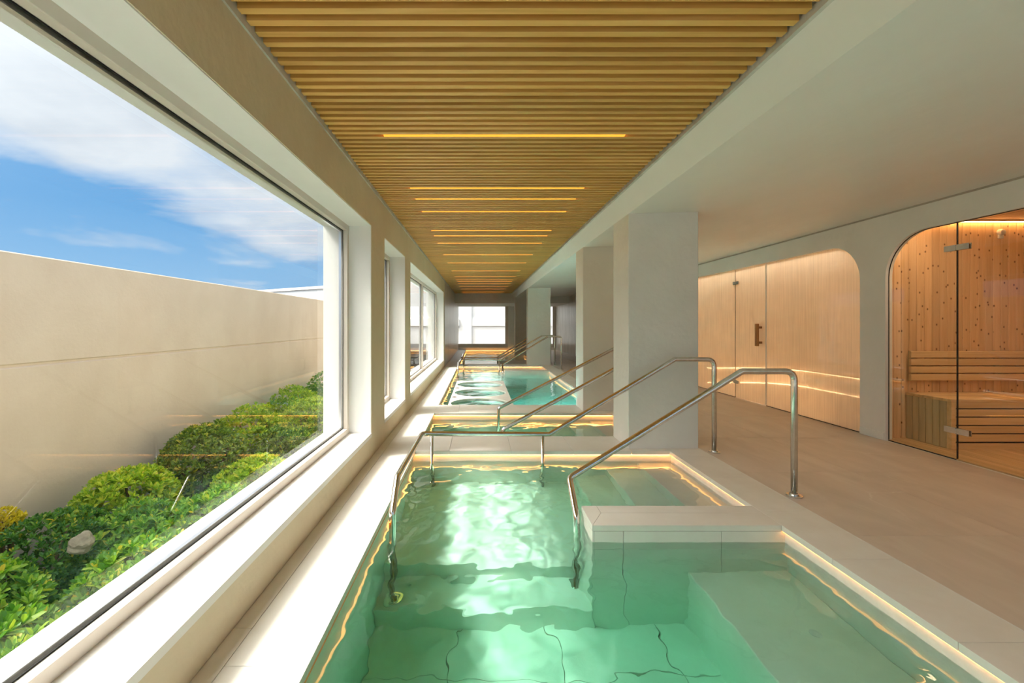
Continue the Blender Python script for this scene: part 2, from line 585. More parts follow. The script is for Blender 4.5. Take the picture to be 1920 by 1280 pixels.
def prism(name, poly, axis, a0, a1, mat, parent=None):
    """extrude a simple polygon. axis 'x': poly in (y,z); axis 'y': poly in (x,z); axis 'z': poly in (x,y)"""
    bm = bmesh.new()

    def P(p, a):
        return {'x': (a, p[0], p[1]), 'y': (p[0], a, p[1]), 'z': (p[0], p[1], a)}[axis]
    v0 = [bm.verts.new(P(p, a0)) for p in poly]
    v1 = [bm.verts.new(P(p, a1)) for p in poly]
    n = len(poly)
    bm.faces.new(v0)
    bm.faces.new(v1[::-1])
    for i in range(n):
        bm.faces.new((v0[i], v1[i], v1[(i + 1) % n], v0[(i + 1) % n]))
    bm.normal_update()
    bmesh.ops.triangulate(bm, faces=[f for f in bm.faces if len(f.verts) > 4])
    bmesh.ops.recalc_face_normals(bm, faces=bm.faces)
    me = bpy.data.meshes.new(name)
    bm.to_mesh(me)
    bm.free()
    me.materials.append(mat)
    return link(bpy.data.objects.new(name, me), parent)


def fillet(pts, rad, n=6):
    pts = [Vector(p) for p in pts]
    out = [pts[0]]
    for i in range(1, len(pts) - 1):
        p, a, b = pts[i], pts[i - 1], pts[i + 1]
        r = rad[i] if isinstance(rad, (list, tuple)) else rad
        da, db = (a - p), (b - p)
        la, lb = da.length, db.length
        da.normalize()
        db.normalize()
        ang = da.angle(db)
        if r <= 0 or ang > PI - 0.02:
            out.append(p)
            continue
        t = min(r / math.tan(ang / 2), la * 0.45, lb * 0.45)
        p0, p1 = p + da * t, p + db * t
        for k in range(n + 1):
            s = k / n
            out.append((1 - s) ** 2 * p0 + 2 * s * (1 - s) * p + s * s * p1)
    out.append(pts[-1])
    return out


def tube(name, pts, r, mat, parent=None, rad=0.05, sides=14, fil=True):
    P = fillet(pts, rad) if fil else [Vector(p) for p in pts]
    V, F = [], []
    t0 = (P[1] - P[0]).normalized()
    up = Vector((0, 0, 1)) if abs(t0.z) < 0.9 else Vector((0, 1, 0))
    nrm = t0.cross(up).normalized()
    for i, p in enumerate(P):
        if i == 0:
            t = t0
        elif i == len(P) - 1:
            t = (P[i] - P[i - 1]).normalized()
        else:
            t = ((P[i + 1] - p).normalized() + (p - P[i - 1]).normalized()).normalized()
        nrm = (nrm - t * nrm.dot(t)).normalized()
        bn = t.cross(nrm)
        for k in range(sides):
            a = 2 * PI * k / sides
            V.append(p + (nrm * math.cos(a) + bn * math.sin(a)) * r)
    for i in range(len(P) - 1):
        for k in range(sides):
            a, b = i * sides + k, i * sides + (k + 1) % sides
            F.append((a, b, b + sides, a + sides))
    F.append(tuple(range(sides))[::-1])
    F.append(tuple(range((len(P) - 1) * sides, len(P) * sides)))
    return mesh_obj(name, V, F, mat, parent, smooth=True)


def lathe(name, prof, mat, parent=None, world=(0, 0, 0), n=28):
    V, F = [], []
    for (r, z) in prof:
        for k in range(n):
            a = 2 * PI * k / n
            V.append((r * math.cos(a), r * math.sin(a), z))
    for i in range(len(prof) - 1):
        for k in range(n):
            a, b = i * n + k, i * n + (k + 1) % n
            F.append((a, b, b + n, a + n))
    F.append(tuple(range(n))[::-1])
    F.append(tuple(range((len(prof) - 1) * n, len(prof) * n)))
    o = mesh_obj(name, V, F, mat, parent, world)
    return o


def struct(o):
    o['kind'] = 'structure'
    return o


# ================================================================== dimensions (metres)
XL = -0.97          # inner face of the window wall
XLO = -1.40         # outer face
XG = -1.215         # glass plane
ZH, ZS = 2.095, 0.212  # window head and sill
ZC = 2.453          # underside of the wooden slats
XCL = 1.45          # left face of the columns
XCR = 2.13          # right face of the columns / coping joint
ZSOF = 2.272        # plaster soffit over the walkway
XR = 4.205          # right wall (sauna, steam room)
PX0, PX1 = -0.60, 1.81   # pool edges (coping nosing)
YB = 18.37          # downstand beam before the far end
YE = 21.5           # end wall
YN = -2.6           # wall behind the camera
ZW = -0.10          # water level
# pool depths
Z_LAND, Z_TREAD, Z_FLOOR, Z_BENCH = -0.70, -0.87, -1.04, -0.50
Z_ST = (-0.175, -0.35, -0.525)

# ================================================================== room shell
WINS = [(-1.2, 4.12), (4.69, 6.02), (6.47, 12.64)]
boxes = [(XLO, XL, YN, YE + 0.4, -1.9, ZS), (XLO, XL, YN, YE + 0.4, ZH, 2.75)]
edges = [YN] + [v for wn in WINS for v in wn] + [YE + 0.4]
for i in range(0, len(edges), 2):
    boxes.append((XLO, XL, edges[i], edges[i + 1], ZS, ZH))
struct(multibox('wall_left', boxes, PLASTER_B))
# white rendered reveals and sills of each window
for i, (y0, y1) in enumerate(WINS):
    e = 0.006
    struct(multibox('trim_%d' % (i + 1), [(XLO - 0.004, XL + 0.002, y0, y1, ZS - 0.03, ZS + e), (XLO - 0.004, XL - 0.004, y0, y1, ZH - e, ZH + 0.03),
                                   (XLO - 0.004, XL - 0.004, y0 - 0.02, y0 + e, ZS, ZH), (XLO - 0.004, XL - 0.004, y1 - e, y1 + 0.02, ZS, ZH)], PLASTER_W))

# end wall with two windows; wall behind the camera opened by glazing added for fill light
struct(multibox('wall_end', [(XLO, 6.9, YE, YE + 0.35, -1.9, 0.10), (XLO, 6.9, YE, YE + 0.35, 2.057, 2.75),
                      (XLO, -0.985, YE, YE + 0.35, 0.10, 2.057), (1.40, 2.2, YE, YE + 0.35, 0.10, 2.057), (3.66, 6.9, YE, YE + 0.35, 0.10, 2.057)], PLASTER))
struct(multibox('wall_back', [(XLO, 6.9, YN - 0.3, YN, -1.9, 0.05), (XLO, 6.9, YN - 0.3, YN, 2.25, 2.75), (XLO, -0.95, YN - 0.3, YN, 0.05, 2.25),
                       (4.19, 6.9, YN - 0.3, YN, 0.05, 2.25)], PLASTER))
# far downstand beam and lower soffit before the end window
struct(multibox('ceiling_beam', [(XL - 0.01, 6.9, YB, YE + 0.02, 2.057, 2.75)], PLASTER))
# right wall: rounded openings of sauna and steam room
YS0, YS1 = 2.1, 4.706      # sauna opening
YT0, YT1 = 5.02, 9.7       # steam room opening
ZO = 2.105
RO = 0.42


def arch(ya, yb, r, n=10):
    """up the far side ya -> along the top -> down yb, with rounded top corners"""
    pts = [(ya, 0.0)]
    s = 1 if yb > ya else -1
    for k in range(n + 1):
        a = PI - k * (PI / 2) / n
        pts.append((ya + s * (r + r * math.cos(a)), ZO - r + r * math.sin(a)))
    for k in range(n + 1):
        a = PI / 2 - k * (PI / 2) / n
        pts.append((yb - s * r + s * r * math.cos(a), ZO - r + r * math.sin(a)))
    pts.append((yb, 0.0))
    return pts


outline = [(YN, -0.3), (YN, 2.75), (YE, 2.75), (YE, -0.3), (YT1, -0.3)] + arch(YT1, YT0, RO) + [(YT0, -0.3), (YS1, -0.3)] + arch(YS1, YS0, RO) + [(YS0, -0.3)]
struct(prism('wall_right', outline, 'x', XR, XR + 0.07, PLASTER))
# wall closing the walkway at the far end of the steam room
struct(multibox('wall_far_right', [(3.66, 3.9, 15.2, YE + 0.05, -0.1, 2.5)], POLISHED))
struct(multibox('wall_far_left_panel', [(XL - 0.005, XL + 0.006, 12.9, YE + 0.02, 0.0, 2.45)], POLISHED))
# plaster soffit over the walkway, slightly rising to the right wall, and sloped fascia to the slats
struct(prism('ceiling_soffit', [(XCL, ZSOF), (XR + 0.2, 2.352), (XR + 0.2, 2.75), (1.342, 2.75), (1.342, 2.452)], 'y', YN, YB + 0.01, SOFFIT))
struct(multibox('roof', [(XLO - 0.1, 6.9, YN - 0.3, YE + 0.4, 2.70, 2.95)], PLASTER))

# columns
for i, (y0, y1) in enumerate([(4.41, 4.90), (6.33, 6.785), (13.46, 13.83), (18.0, 18.55)]):
    c = box('column', XCL, XCR, y0, y1, -1.0 if i == 3 else -0.034, 2.30, PLASTER, None, 0.006)
    tag(c, kind='structure')

struct(multibox('trim_6', [(XR - 0.004, XR + 0.02, YN, YB, 2.330, 2.348)], SHADOW_LINE))  # dark strip painting the shadow line where the wall meets the soffit
# baseboards on the pier between the two rounded openings
struct(box('baseboard_right', XR - 0.012, XR + 0.05, YS1 + 0.005, YT0 - 0.005, 0.0, 0.075, PLASTER, None, 0.003))

# ------------------------------------------------------------------ slatted ceiling
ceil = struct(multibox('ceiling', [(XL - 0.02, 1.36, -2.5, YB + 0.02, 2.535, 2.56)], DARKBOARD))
PITCH = 0.0727
nsl = int((YB + 0.6) / PITCH)
for i in range(nsl):
    y = YB - 0.045 - i * PITCH
    box('slat', XL + 0.012, 1.322, y - 0.0175, y + 0.0175, ZC, ZC + 0.062, SLATWOOD, ceil)
# carrier rails that hold the slats
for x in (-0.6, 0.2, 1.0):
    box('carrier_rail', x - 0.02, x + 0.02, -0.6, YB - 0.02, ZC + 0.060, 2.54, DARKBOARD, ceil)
# rough plaster lip where the wall meets the slats
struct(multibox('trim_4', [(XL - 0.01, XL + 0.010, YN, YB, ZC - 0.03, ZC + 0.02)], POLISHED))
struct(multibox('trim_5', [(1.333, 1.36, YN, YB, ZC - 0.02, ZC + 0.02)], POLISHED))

BARS = [3.05, 4.17, 4.545, 5.06, 6.08, 6.46, 6.99, 8.15, 9.31, 10.69, 11.86, 12.79, 13.3, 14.0, 14.99, 16.1, 17.3, 18.0]
for yb in BARS:
    k = round((YB - 0.045 - yb) / PITCH - 0.5) + 0.5      # centre of a gap
    y = YB - 0.045 - k * PITCH
    t = empty('ceiling_light', (0.17, y, ZC + 0.01))
    tag(t, 'thin glowing amber light bar recessed between two wooden ceiling slats', 'ceiling light', 'amber light bars in the slatted ceiling')
    box('housing', -0.64, 0.98, y - 0.0165, y + 0.0165, ZC + 0.028, ZC + 0.058, ALU, t)
    box('diffuser', -0.63, 0.97, y - 0.0165, y + 0.0165, ZC - 0.001, ZC + 0.028, LEDBAR, t)

# ------------------------------------------------------------------ windows
def window(n, y0, y1, mull=()):
    w_ = struct(empty('window_%d' % n, (XG, (y0 + y1) / 2, ZS)))
    fx0, fx1, fw = -1.212, -1.172, 0.055
    parts = [(y0, y1, ZS, ZS + fw), (y0, y1, ZH - fw, ZH), (y0, y0 + fw, ZS + fw, ZH - fw), (y1 - fw, y1, ZS + fw, ZH - fw)]
    cuts = [y0] + list(mull) + [y1]
    for (a, b, c, d) in parts:
        box('window_frame', fx0, fx1, a, b, c, d, FRAME, w_, 0.003)
    for m in mull:
        box('mullion', fx0 - 0.012, fx1, m - 0.032, m + 0.032, ZS + fw, ZH - fw, FRAME, w_, 0.003)
    for a, b in zip(cuts[:-1], cuts[1:]):
        a2 = a + (fw if a == y0 else 0.032)
        b2 = b - (fw if b == y1 else 0.032)
        z0, z1 = ZS + fw, ZH - fw
        box('window_pane', XG - 0.008, XG + 0.000, a2 - 0.02, b2 + 0.02, z0 - 0.02, z1 + 0.02, GLASS, w_)
        g = 0.005
        for (p, q, r_, s_) in [(a2, b2, z0, z0 + g), (a2, b2, z1 - g, z1), (a2, a2 + g, z0, z1), (b2 - g, b2, z0, z1)]:
            box('gasket', XG + 0.0005, XG + 0.004, p, q, r_, s_, GUM, w_)
        g = 0.02
        for (p, q, r_, s_) in [(a2 - 0.03, b2 + 0.03, z0 - 0.03, z0 + g - 0.006), (a2 - 0.03, b2 + 0.03, z1 - g + 0.006, z1 + 0.03),
                               (a2 - 0.03, a2 + g - 0.006, z0, z1), (b2 - g + 0.006, b2 + 0.03, z0, z1)]:
            box('outer_profile', XG - 0.03, XG - 0.009, p, q, r_, s_, ALU, w_)
    return w_


window(1, *WINS[0])
window(2, *WINS[1])
window(3, *WINS[2], mull=(9.6,))


def window_y(n, x0, x1, z0, z1, y, mull=(), low=0.18):
    w_ = struct(empty('window_%d' % n, ((x0 + x1) / 2, y, z0)))
    fw = 0.06
    for (a, b, c, d) in [(x0, x1, z0, z0 + low), (x0, x1, z1 - 0.012, z1), (x0, x0 + 0.02, z0 + low, z1 - 0.012), (x1 - 0.14, x1, z0 + low, z1 - 0.012)]:
        box('window_frame', a, b, y, y + 0.06, c, d, FRAME, w_, 0.002)
    box('window_pane', x0 + 0.015, x1 - 0.12, y + 0.025, y + 0.033, z0 + low - 0.01, z1 - 0.008, GLASS, w_)
    return w_


window_y(4, -0.985, 1.40, 0.10, 2.057, YE + 0.12)
window_y(5, 2.2, 3.66, 0.10, 2.057, YE + 0.12)
window_y(6, -0.95, 4.19, 0.05, 2.25, YN - 0.2, low=0.04)  # unseen glazing, made this wide to bring in fill light

# ------------------------------------------------------------------ floor with tiles
floor = struct(multibox('floor', [(XCR - 0.3, XCR - 0.002, YN, YE, -0.30, -0.034), (XCR - 0.002, XR + 0.1, YN, YE, -0.30, -0.0012), (XL - 0.02, PX0 - 0.05, YN, YE, -0.30, -0.034),
                                  (XL, XCR - 0.002, YN, 0.16, -0.30, -0.034),
                                  (XL, XCR - 0.002, 4.36, 4.84, -0.30, -0.0345), (XL, XCR - 0.002, 6.22, 6.74, -0.30, -0.0345), (XL, XCR - 0.002, 13.30, 13.79, -0.30, -0.0345)], GROUT))


def tiles(parent, xs, ys, ztop, thick, mat, gap=0.003, name='floor_tile', bevel=0.001):
    for a, b in zip(xs[:-1], xs[1:]):
        for c, d in zip(ys[:-1], ys[1:]):
            box(name, a + gap / 2, b - gap / 2, c + gap / 2, d - gap / 2, ztop - thick, ztop, mat, parent, bevel)


def frange(a, b, st, phase):
    """joint positions: a, every phase+k*st in between, b"""
    out = [a]
    k = math.ceil((a - phase) / st)
    while phase + k * st < b - 0.02:
        v = phase + k * st
        if v > a + 0.02:
            out.append(v)
        k += 1
    out.append(b)
    return out


tiles(floor, [XCR + 0.007, 3.05, XR], frange(YN, YE, 1.12, 2.585), 0.0, 0.0012, FLOORTILE, 0.003, bevel=0.0)
box('joint_strip', XCR - 0.001, XCR + 0.008, YN, YE, -0.004, -0.0002, GROUT, floor)
# coping beside the walkway, and along the window wall
YCO = frange(YN, 13.49, 0.612, 2.943)
tiles(floor, [PX1, XCR], [y for y in YCO if y < 4.3] + [4.405], 0.0, 0.034, COPING, 0.0025, 'coping_tile')
tiles(floor, [PX1, XCR], [4.905] + [y for y in YCO if 5 < y < 6.3] + [6.325], 0.0, 0.034, COPING, 0.0025, 'coping_tile')
tiles(floor, [PX1, XCR], [6.79] + [y for y in YCO if 7 < y < 13.3] + [13.455], 0.0, 0.034, COPING, 0.0025, 'coping_tile')
tiles(floor, [PX1, XCR], frange(13.835, 17.995, 0.612, 14.6), 0.0, 0.034, COPING, 0.0025, 'coping_tile')
tiles(floor, [PX1, XCR], frange(18.555, YE, 0.612, 19.0), 0.0, 0.034, COPING, 0.0025, 'coping_tile')
tiles(floor, [XL, -0.895], frange(YN, YE, 1.2, 1.80), 0.0, 0.034, COPING, 0.002, 'coping_tile')
tiles(floor, [-0.895, PX0], frange(YN, YE, 1.2, 1.60), 0.0, 0.034, COPING, 0.002, 'coping_tile')
# strips between the pools
XT = [PX0, -0.28, 0.31, 0.90, 1.448]
tiles(floor, XT, [4.31, 4.89], 0.0, 0.034, COPING, 0.0025, 'coping_tile')
tiles(floor, XT, [6.17, 6.79], 0.0, 0.034, COPING, 0.0025, 'coping_tile')
tiles(floor, XT, [13.25, 13.84], 0.0, 0.034, COPING, 0.0025, 'coping_tile')
tiles(floor, [1.452, PX1], [4.31, 4.405], 0.0, 0.034, COPING, 0.0025, 'coping_tile')
tiles(floor, [1.452, PX1], [6.17, 6.325], 0.0, 0.034, COPING, 0.0025, 'coping_tile')
tiles(floor, [1.452, PX1], [13.25, 13.455], 0.0, 0.034, COPING, 0.0025, 'coping_tile')
tiles(floor, [PX0, 0.0, 0.6, 1.2, PX1], [YN, -1.9, -1.3, -0.7, -0.1, 0.2], 0.0, 0.034, COPING, 0.0025, 'coping_tile')

# ------------------------------------------------------------------ pools
WX0, WX1 = PX0 - 0.03, PX1 + 0.03     # basin walls, set back under the nosing


def basin(y0, y1, zf, label, led=('l', 'r', 'b'), floor_y=None):
    """walls and floor of a pool between nosings y0..y1"""
    p = struct(empty('pool_basin', ((PX0 + PX1) / 2, (y0 + y1) / 2, zf)))
    t = 0.10
    a, b = y0 - 0.03, y1 + 0.03
    zb = -0.088
    # stone walls below the band
    box('pool_wall', WX0 - t, WX0, a - t, b + t, zf - 0.1, -0.0345, POOLTILE, p)
    box('pool_wall', WX1, WX1 + t, a - t, b + t, zf - 0.1, -0.0345, POOLTILE, p)
    box('pool_wall', WX0, WX1, a - t, a, zf - 0.1, -0.0345, POOLTILE, p)
    box('pool_wall', WX0, WX1, b, b + t, zf - 0.1, -0.0345, POOLTILE, p)
    # timber band under the nosing
    e = 0.008
    if 'l' in led:
        box('timber_band', WX0, WX0 + e, a, b, zb, -0.0345, BANDWOOD, p)
        box('led_strip', PX0 - 0.016, PX0 - 0.007, a + 0.02, b - 0.02, -0.0385, -0.0345, LED, p)
    if 'r' in led:
        box('timber_band', WX1 - e, WX1, a, b, -0.080, -0.0345, BANDWOOD, p)
        box('led_strip', PX1 + 0.007, PX1 + 0.016, a + 0.02, b - 0.02, -0.0385, -0.0345, LED_R, p)
    if 'b' in led:
        box('stone_band', WX0 + e, WX1 - e, b - e, b, zb - 0.03, -0.0345, COPING, p)
        box('led_strip', WX0 + 0.03, WX1 - 0.03, y1 + 0.006, y1 + 0.015, -0.0385, -0.0345, LED, p)
    # floor tiles
    box('pool_floor_bed', WX0, WX1, a, b, zf - 0.1, zf - 0.012, POOLGROUT, p)
    ys = frange(a, b, 0.6, y0 + 0.35)
    tiles(p, [WX0, -0.16, 0.44, 1.04, WX1], ys, zf, 0.011, POOLTILE, 0.005, 'pool_floor_tile')
    return p


def entry_steps(p, ya, yb):
    """treads going down from the walkway side, then the landing"""
    zs = Z_ST
    e = 0.0
    for i, z in enumerate(zs):
        x1 = PX1 - 0.30 * i
        box('step', x1 - 0.30, (WX1 if i == 0 else x1), ya, yb, Z_FLOOR - 0.05, z, POOLTILE, p, 0.004)


def divider(p, y0, y1, front=-1):
    """low wall between stairs and pool, clad in stone with mitred coping"""
    x0, x1 = 0.679, PX1 - 0.001
    box('divider_wall', x0 + 0.012, WX1, y0 + 0.012, y1 - 0.012, Z_FLOOR - 0.05, -0.036, POOLTILE, p)
    ym = y0 + (y1 - y0) * 0.62
    g = 0.0012
    # coping pieces: end piece with mitre and two long slabs
    xm = x0 + 0.10
    prism('coping_slab', [(x0, y0), (xm - g, ym), (xm - g, y1), (x0, y1)], 'z', -0.034, 0.0, COPING, p)
    prism('coping_slab', [(x0 + 2 * g, y0), (x1, y0), (x1, ym - g), (xm + g, ym - g)], 'z', -0.034, 0.0, COPING, p)
    prism('coping_slab', [(xm + g, ym + g), (x1, ym + g), (x1, y1), (xm + g, y1)], 'z', -0.034, 0.0, COPING, p)
    # stone cladding courses
    yf = y0 if front < 0 else y1
    ya_, yb_ = (yf, yf + 0.012) if front < 0 else (yf - 0.012, yf)
    xs = [x0 + 0.012, 0.865, 1.45, WX1]
    for a, b in zip(xs[:-1], xs[1:]):
        box('cladding_tile', a + g, b - g, ya_, yb_, -0.20, -0.0365, COPING, p)
        box('cladding_tile', a + g, b - g, ya_, yb_, Z_FLOOR, -0.203, POOLTILE, p)
    box('cladding_tile', x0, x0 + 0.012, y0, y1, -0.20, -0.0365, COPING, p)
    box('cladding_tile', x0, x0 + 0.012, y0, y1, Z_FLOOR, -0.203, POOLTILE, p)


def stair_block(p, yl0, yl1, ysteps):
    """landing slab and the tread next to it (towards the deep part)"""
    box('landing', WX0, 0.91, yl0, yl1, Z_FLOOR - 0.05, Z_LAND, POOLTILE, p, 0.003)
    box('step', WX0, 0.685, ysteps[0], ysteps[1], Z_FLOOR - 0.05, Z_TREAD, POOLTILE, p, 0.004)


# pool 1, right in front
P1 = basin(0.20, 4.31, Z_FLOOR, '')
stair_block(P1, 3.0, 4.34, (2.70, 3.0))
entry_steps(P1, 3.0, 4.34)
divider(P1, 2.718, 3.012)
box('bench', 1.255, WX1, 0.17, 2.73, Z_FLOOR - 0.05, Z_BENCH, POOLTILE, P1, 0.006)
for y in (2.2, 1.55):
    lathe('water_jet', [(0.028, 0), (0.028, 0.006), (0.012, 0.008)], PLASTIC, P1, (1.62, y, Z_BENCH), 16)
# pool 2, small
P2 = basin(4.89, 6.17, Z_FLOOR, '')
entry_steps(P2, 4.87, 6.19)
# pool 3
P3 = basin(6.79, 13.25, -0.80, '')
stair_block(P3, 12.02, 13.28, (11.72, 12.02))
entry_steps(P3, 12.02, 13.28)
divider(P3, 11.74, 12.04)
# pool 4
P4 = basin(13.84, YE - 0.09, -0.80, '')
stair_block(P4, 13.81, 15.12, (15.12, 15.42))
entry_steps(P4, 13.81, 15.12)
divider(P4, 15.15, 15.45)

# underwater lamps on the near wall of pool 3
for lx in (0.85, 1.5):
    ul = tag(empty('underwater_lamp', (lx, 6.76, -0.45)), 'round cool underwater lamp on the near wall of the turquoise pool', 'lamp', 'underwater lamps of the turquoise pool')
    o = lathe('lamp_ring', [(0.12, 0), (0.12, 0.02), (0.095, 0.025)], STEEL, ul, (lx, 6.765, -0.45), 24)
    o.rotation_euler = (-PI / 2, 0, 0)
    o = lathe('lamp_lens', [(0.09, 0.0), (0.09, 0.006), (0.05, 0.012)], POOLLAMP, ul, (lx, 6.788, -0.45), 24)
    o.rotation_euler = (-PI / 2, 0, 0)

# white relaxing platform with three round tubs in pool 3
def platform():
    p = empty('tub_platform', (0.03, 8.6, -0.25))
    V, F = [], []
    zt, zb = -0.086, -0.26
    x0, x1 = -0.49, 0.56
    cx, R = 0.03, 0.485
    n = 64
    cells = [(6.76, 8.02, 7.45), (8.02, 9.16, 8.6), (9.16, 10.37, 9.75)]
    for (ya, yb, cyy) in cells:
        ang = sorted(set([2 * PI * k / n for k in range(n)] + [math.atan2(y - cyy, x - cx) % (2 * PI) for x in (x0, x1) for y in (ya, yb)]))
        m_ = len(ang)
        b = len(V)
        for a in ang:
            c, s = math.cos(a), math.sin(a)
            t = min([((x1 - cx) / c) if c > 1e-9 else 1e9, ((x0 - cx) / c) if c < -1e-9 else 1e9,
                     ((yb - cyy) / s) if s > 1e-9 else 1e9, ((ya - cyy) / s) if s < -1e-9 else 1e9])
            px, py, qx, qy = cx + R * c, cyy + R * s, cx + t * c, cyy + t * s
            V += [(px, py, zt), (qx, qy, zt), (px, py, zb), (qx, qy, zb)]
        for i in range(m_):
            i0, i1 = b + 4 * i, b + 4 * ((i + 1) % m_)
            F += [(i0, i0 + 1, i1 + 1, i1), (i0 + 2, i1 + 2, i1 + 3, i0 + 3), (i0, i1, i1 + 2, i0 + 2), (i0 + 1, i0 + 3, i1 + 3, i1 + 1)]
    WLp = wl(p)
    mesh_obj('deck', [Vector(v) - WLp for v in V], F, COPING, p, WLp)
    box('support_wall', 0.50, 0.56, 6.77, 10.37, -0.85, zb, POOLTILE, p)
    for cyy in (8.02, 9.16):
        lathe('push_button', [(0.045, 0), (0.045, 0.008), (0.03, 0.014)], STEEL, p, (-0.43, cyy, zt), 20)
    tag(p, 'pale stone platform with three round tubs standing in the long turquoise pool', 'platform')


platform()


# water bodies
def water(y0, y1, zf, mat, label, step=0.025, amp=1.0, seed=1):
    """body of water: closed volume, top surface rippled by crossing waves that are stronger round the landing"""
    a, b = y0 - 0.04, y1 + 0.04
    x0, x1 = WX0 - 0.01, WX1 + 0.01
    nx, ny = int((x1 - x0) / step) + 1, int((b - a) / step) + 1
    X, Y = np.meshgrid(np.linspace(x0, x1, nx), np.linspace(a, b, ny))
    rng = np.random.RandomState(seed)
    Z = np.zeros_like(X)
    for k in range(26):
        lam = 0.13 * (5.0 ** rng.rand())
        th = rng.uniform(0, 2 * PI)
        A = 0.00042 * (lam / 0.2) ** 1.15
        wob = 0.6 * np.sin(1.7 * X * rng.rand() + 2.1 * Y * rng.rand() + rng.uniform(0, 6))
        Z += A * np.sin(2 * PI / lam * (X * math.cos(th) + Y * math.sin(th)) + wob + rng.uniform(0, 6.28))
    for k in range(22):
        lam = 0.055 * (2.4 ** rng.rand())
        th = rng.uniform(0, 2 * PI)
        wob = 0.9 * np.sin(3.1 * X * rng.rand() + 3.7 * Y * rng.rand() + rng.uniform(0, 6))
        Z += 0.00014 * (lam / 0.08) ** 1.4 * np.sin(2 * PI / lam * (X * math.cos(th) + Y * math.sin(th)) + wob + rng.uniform(0, 6.28))
    env = 0.35 + 0.9 * np.exp(-((X - 0.1) / 0.75) ** 2)
    Z = ZW + amp * Z * env
    V = np.stack([X, Y, Z], -1).reshape(-1, 3).tolist()
    idx = np.arange(nx * ny).reshape(ny, nx)
    F = np.stack([idx[:-1, :-1], idx[:-1, 1:], idx[1:, 1:], idx[1:, :-1]], -1).reshape(-1, 4).tolist()
    nt_ = len(F)
    # skirt and bottom
    rim = list(idx[0, :]) + list(idx[1:, -1]) + list(idx[-1, -2::-1]) + list(idx[-2:0:-1, 0])
    base = len(V)
    for i in rim:
        V.append((V[i][0], V[i][1], zf - 0.05))
    n = len(rim)
    for i in range(n):
        j = (i + 1) % n
        F.append((int(rim[j]), int(rim[i]), base + i, base + j))
    F.append(tuple(base + i for i in range(n - 1, -1, -1)))
    me = bpy.data.meshes.new('pool_water')
    me.from_pydata(V, [], F)
    me.polygons.foreach_set('use_smooth', [k < nt_ for k in range(len(F))])
    me.update()
    # flat skirt: split the normals at the rim
    me.materials.append(mat)
    o = link(bpy.data.objects.new('pool_water', me))
    o.cycles.is_caustics_caster = True
    return tag(o, label, 'water', kind='stuff')


water(0.20, 4.31, Z_FLOOR, WATER_G, 'clear green water in the foreground pool with the submerged bench', step=0.0125)
water(4.89, 6.17, Z_FLOOR, WATER_G, 'clear green water in the small pool between the first two columns')
water(6.79, 13.25, -0.80, WATER_T, 'turquoise water around the platform with round tubs')
water(13.84, YE - 0.09, -0.80, WATER_T, 'pale turquoise water in the pool below the end window')

# ------------------------------------------------------------------ handrails
RT = 0.0215


def flange(parent, x, y, z):
    lathe('flange', [(0.052, 0), (0.052, 0.010), (0.047, 0.013), (0.030, 0.013), (0.030, 0.022), (0.026, 0.024)], STEEL, parent, (x, y, z), 28)


def long_rail(yb, d, label):
    """rail round the landing: post on the floor, down along the stairs, along two sides of the landing, into the water"""
    t = empty('handrail', (2.21, yb, 0.0))
    tag(t, label, 'handrail')
    pts = [(2.21, yb, 0.0), (2.21, yb, 0.873), (1.841, yb, 0.873), (0.665, yb, 0.170), (-0.53, yb, 0.178), (-0.53, yb + d * 1.30, 0.205), (-0.53, yb + d * 1.47, 0.045),
           (-0.53, yb + d * 1.475, Z_TREAD)]
    W = wl(t)
    o = tube('rail_tube', [Vector(p) - W for p in pts], RT, STEEL, None, rad=[0, 0.07, 0.03, 0.03, 0.05, 0.04, 0.04, 0])
    o.parent = t
    flange(t, 2.21, yb, 0.0)
    for x in (-0.44, 0.60):
        q = tube('support_post', [Vector((x, yb, 0.16)) - W, Vector((x, yb, Z_LAND)) - W], 0.016, STEEL, None, fil=False)
        q.parent = t
    flange(t, -0.53, yb + d * 1.475, Z_TREAD)
    return t


def short_rail(ya, d, label, zb=0.127, xb=0.634):
    t = empty('handrail', (2.205, ya, 0.0))
    tag(t, label, 'handrail')
    pts = [(2.205, ya, 0.0), (2.205, ya, 0.873), (1.839, ya, 0.873), (xb, ya, zb), (xb, ya + d * 0.23, -0.045), (xb, ya + d * 0.25, Z_TREAD)]
    W = wl(t)
    o = tube('rail_tube', [Vector(p) - W for p in pts], RT, STEEL, None, rad=[0, 0.07, 0.03, 0.04, 0.04, 0])
    o.parent = t
    flange(t, 2.205, ya, 0.0)
    flange(t, xb, ya + d * 0.25, Z_TREAD)
    return t


def plain_rail(y, label, zb):
    t = empty('handrail', (2.205, y, 0.0))
    tag(t, label, 'handrail')
    pts = [(2.205, y, 0.0), (2.205, y, 0.873), (1.79, y, 0.873), (0.265, y, zb), (0.255, y, Z_FLOOR)]
    W = wl(t)
    o = tube('rail_tube', [Vector(p) - W for p in pts], RT, STEEL, None, rad=[0, 0.07, 0.03, 0.05, 0])
    o.parent = t
    flange(t, 2.205, y, 0.0)
    return t


short_rail(3.18, -1, 'steel handrail bending into the green water next to the low stone divider')
long_rail(4.27, -1, 'long steel handrail wrapping round the landing of the foreground pool')
plain_rail(5.0, 'steel handrail of the small pool passing right behind the first column', 0.045)
plain_rail(6.05, 'steel handrail of the small pool in front of the second column', 0.085)
short_rail(12.12, -1, 'steel handrail over the divider of the turquoise pool')
long_rail(13.21, -1, 'long steel handrail wrapping round the landing of the turquoise pool')
long_rail(14.0, 1, 'long steel handrail at the near side of the end-window pool')
short_rail(15.08, 1, 'steel handrail beside the divider of the end-window pool')

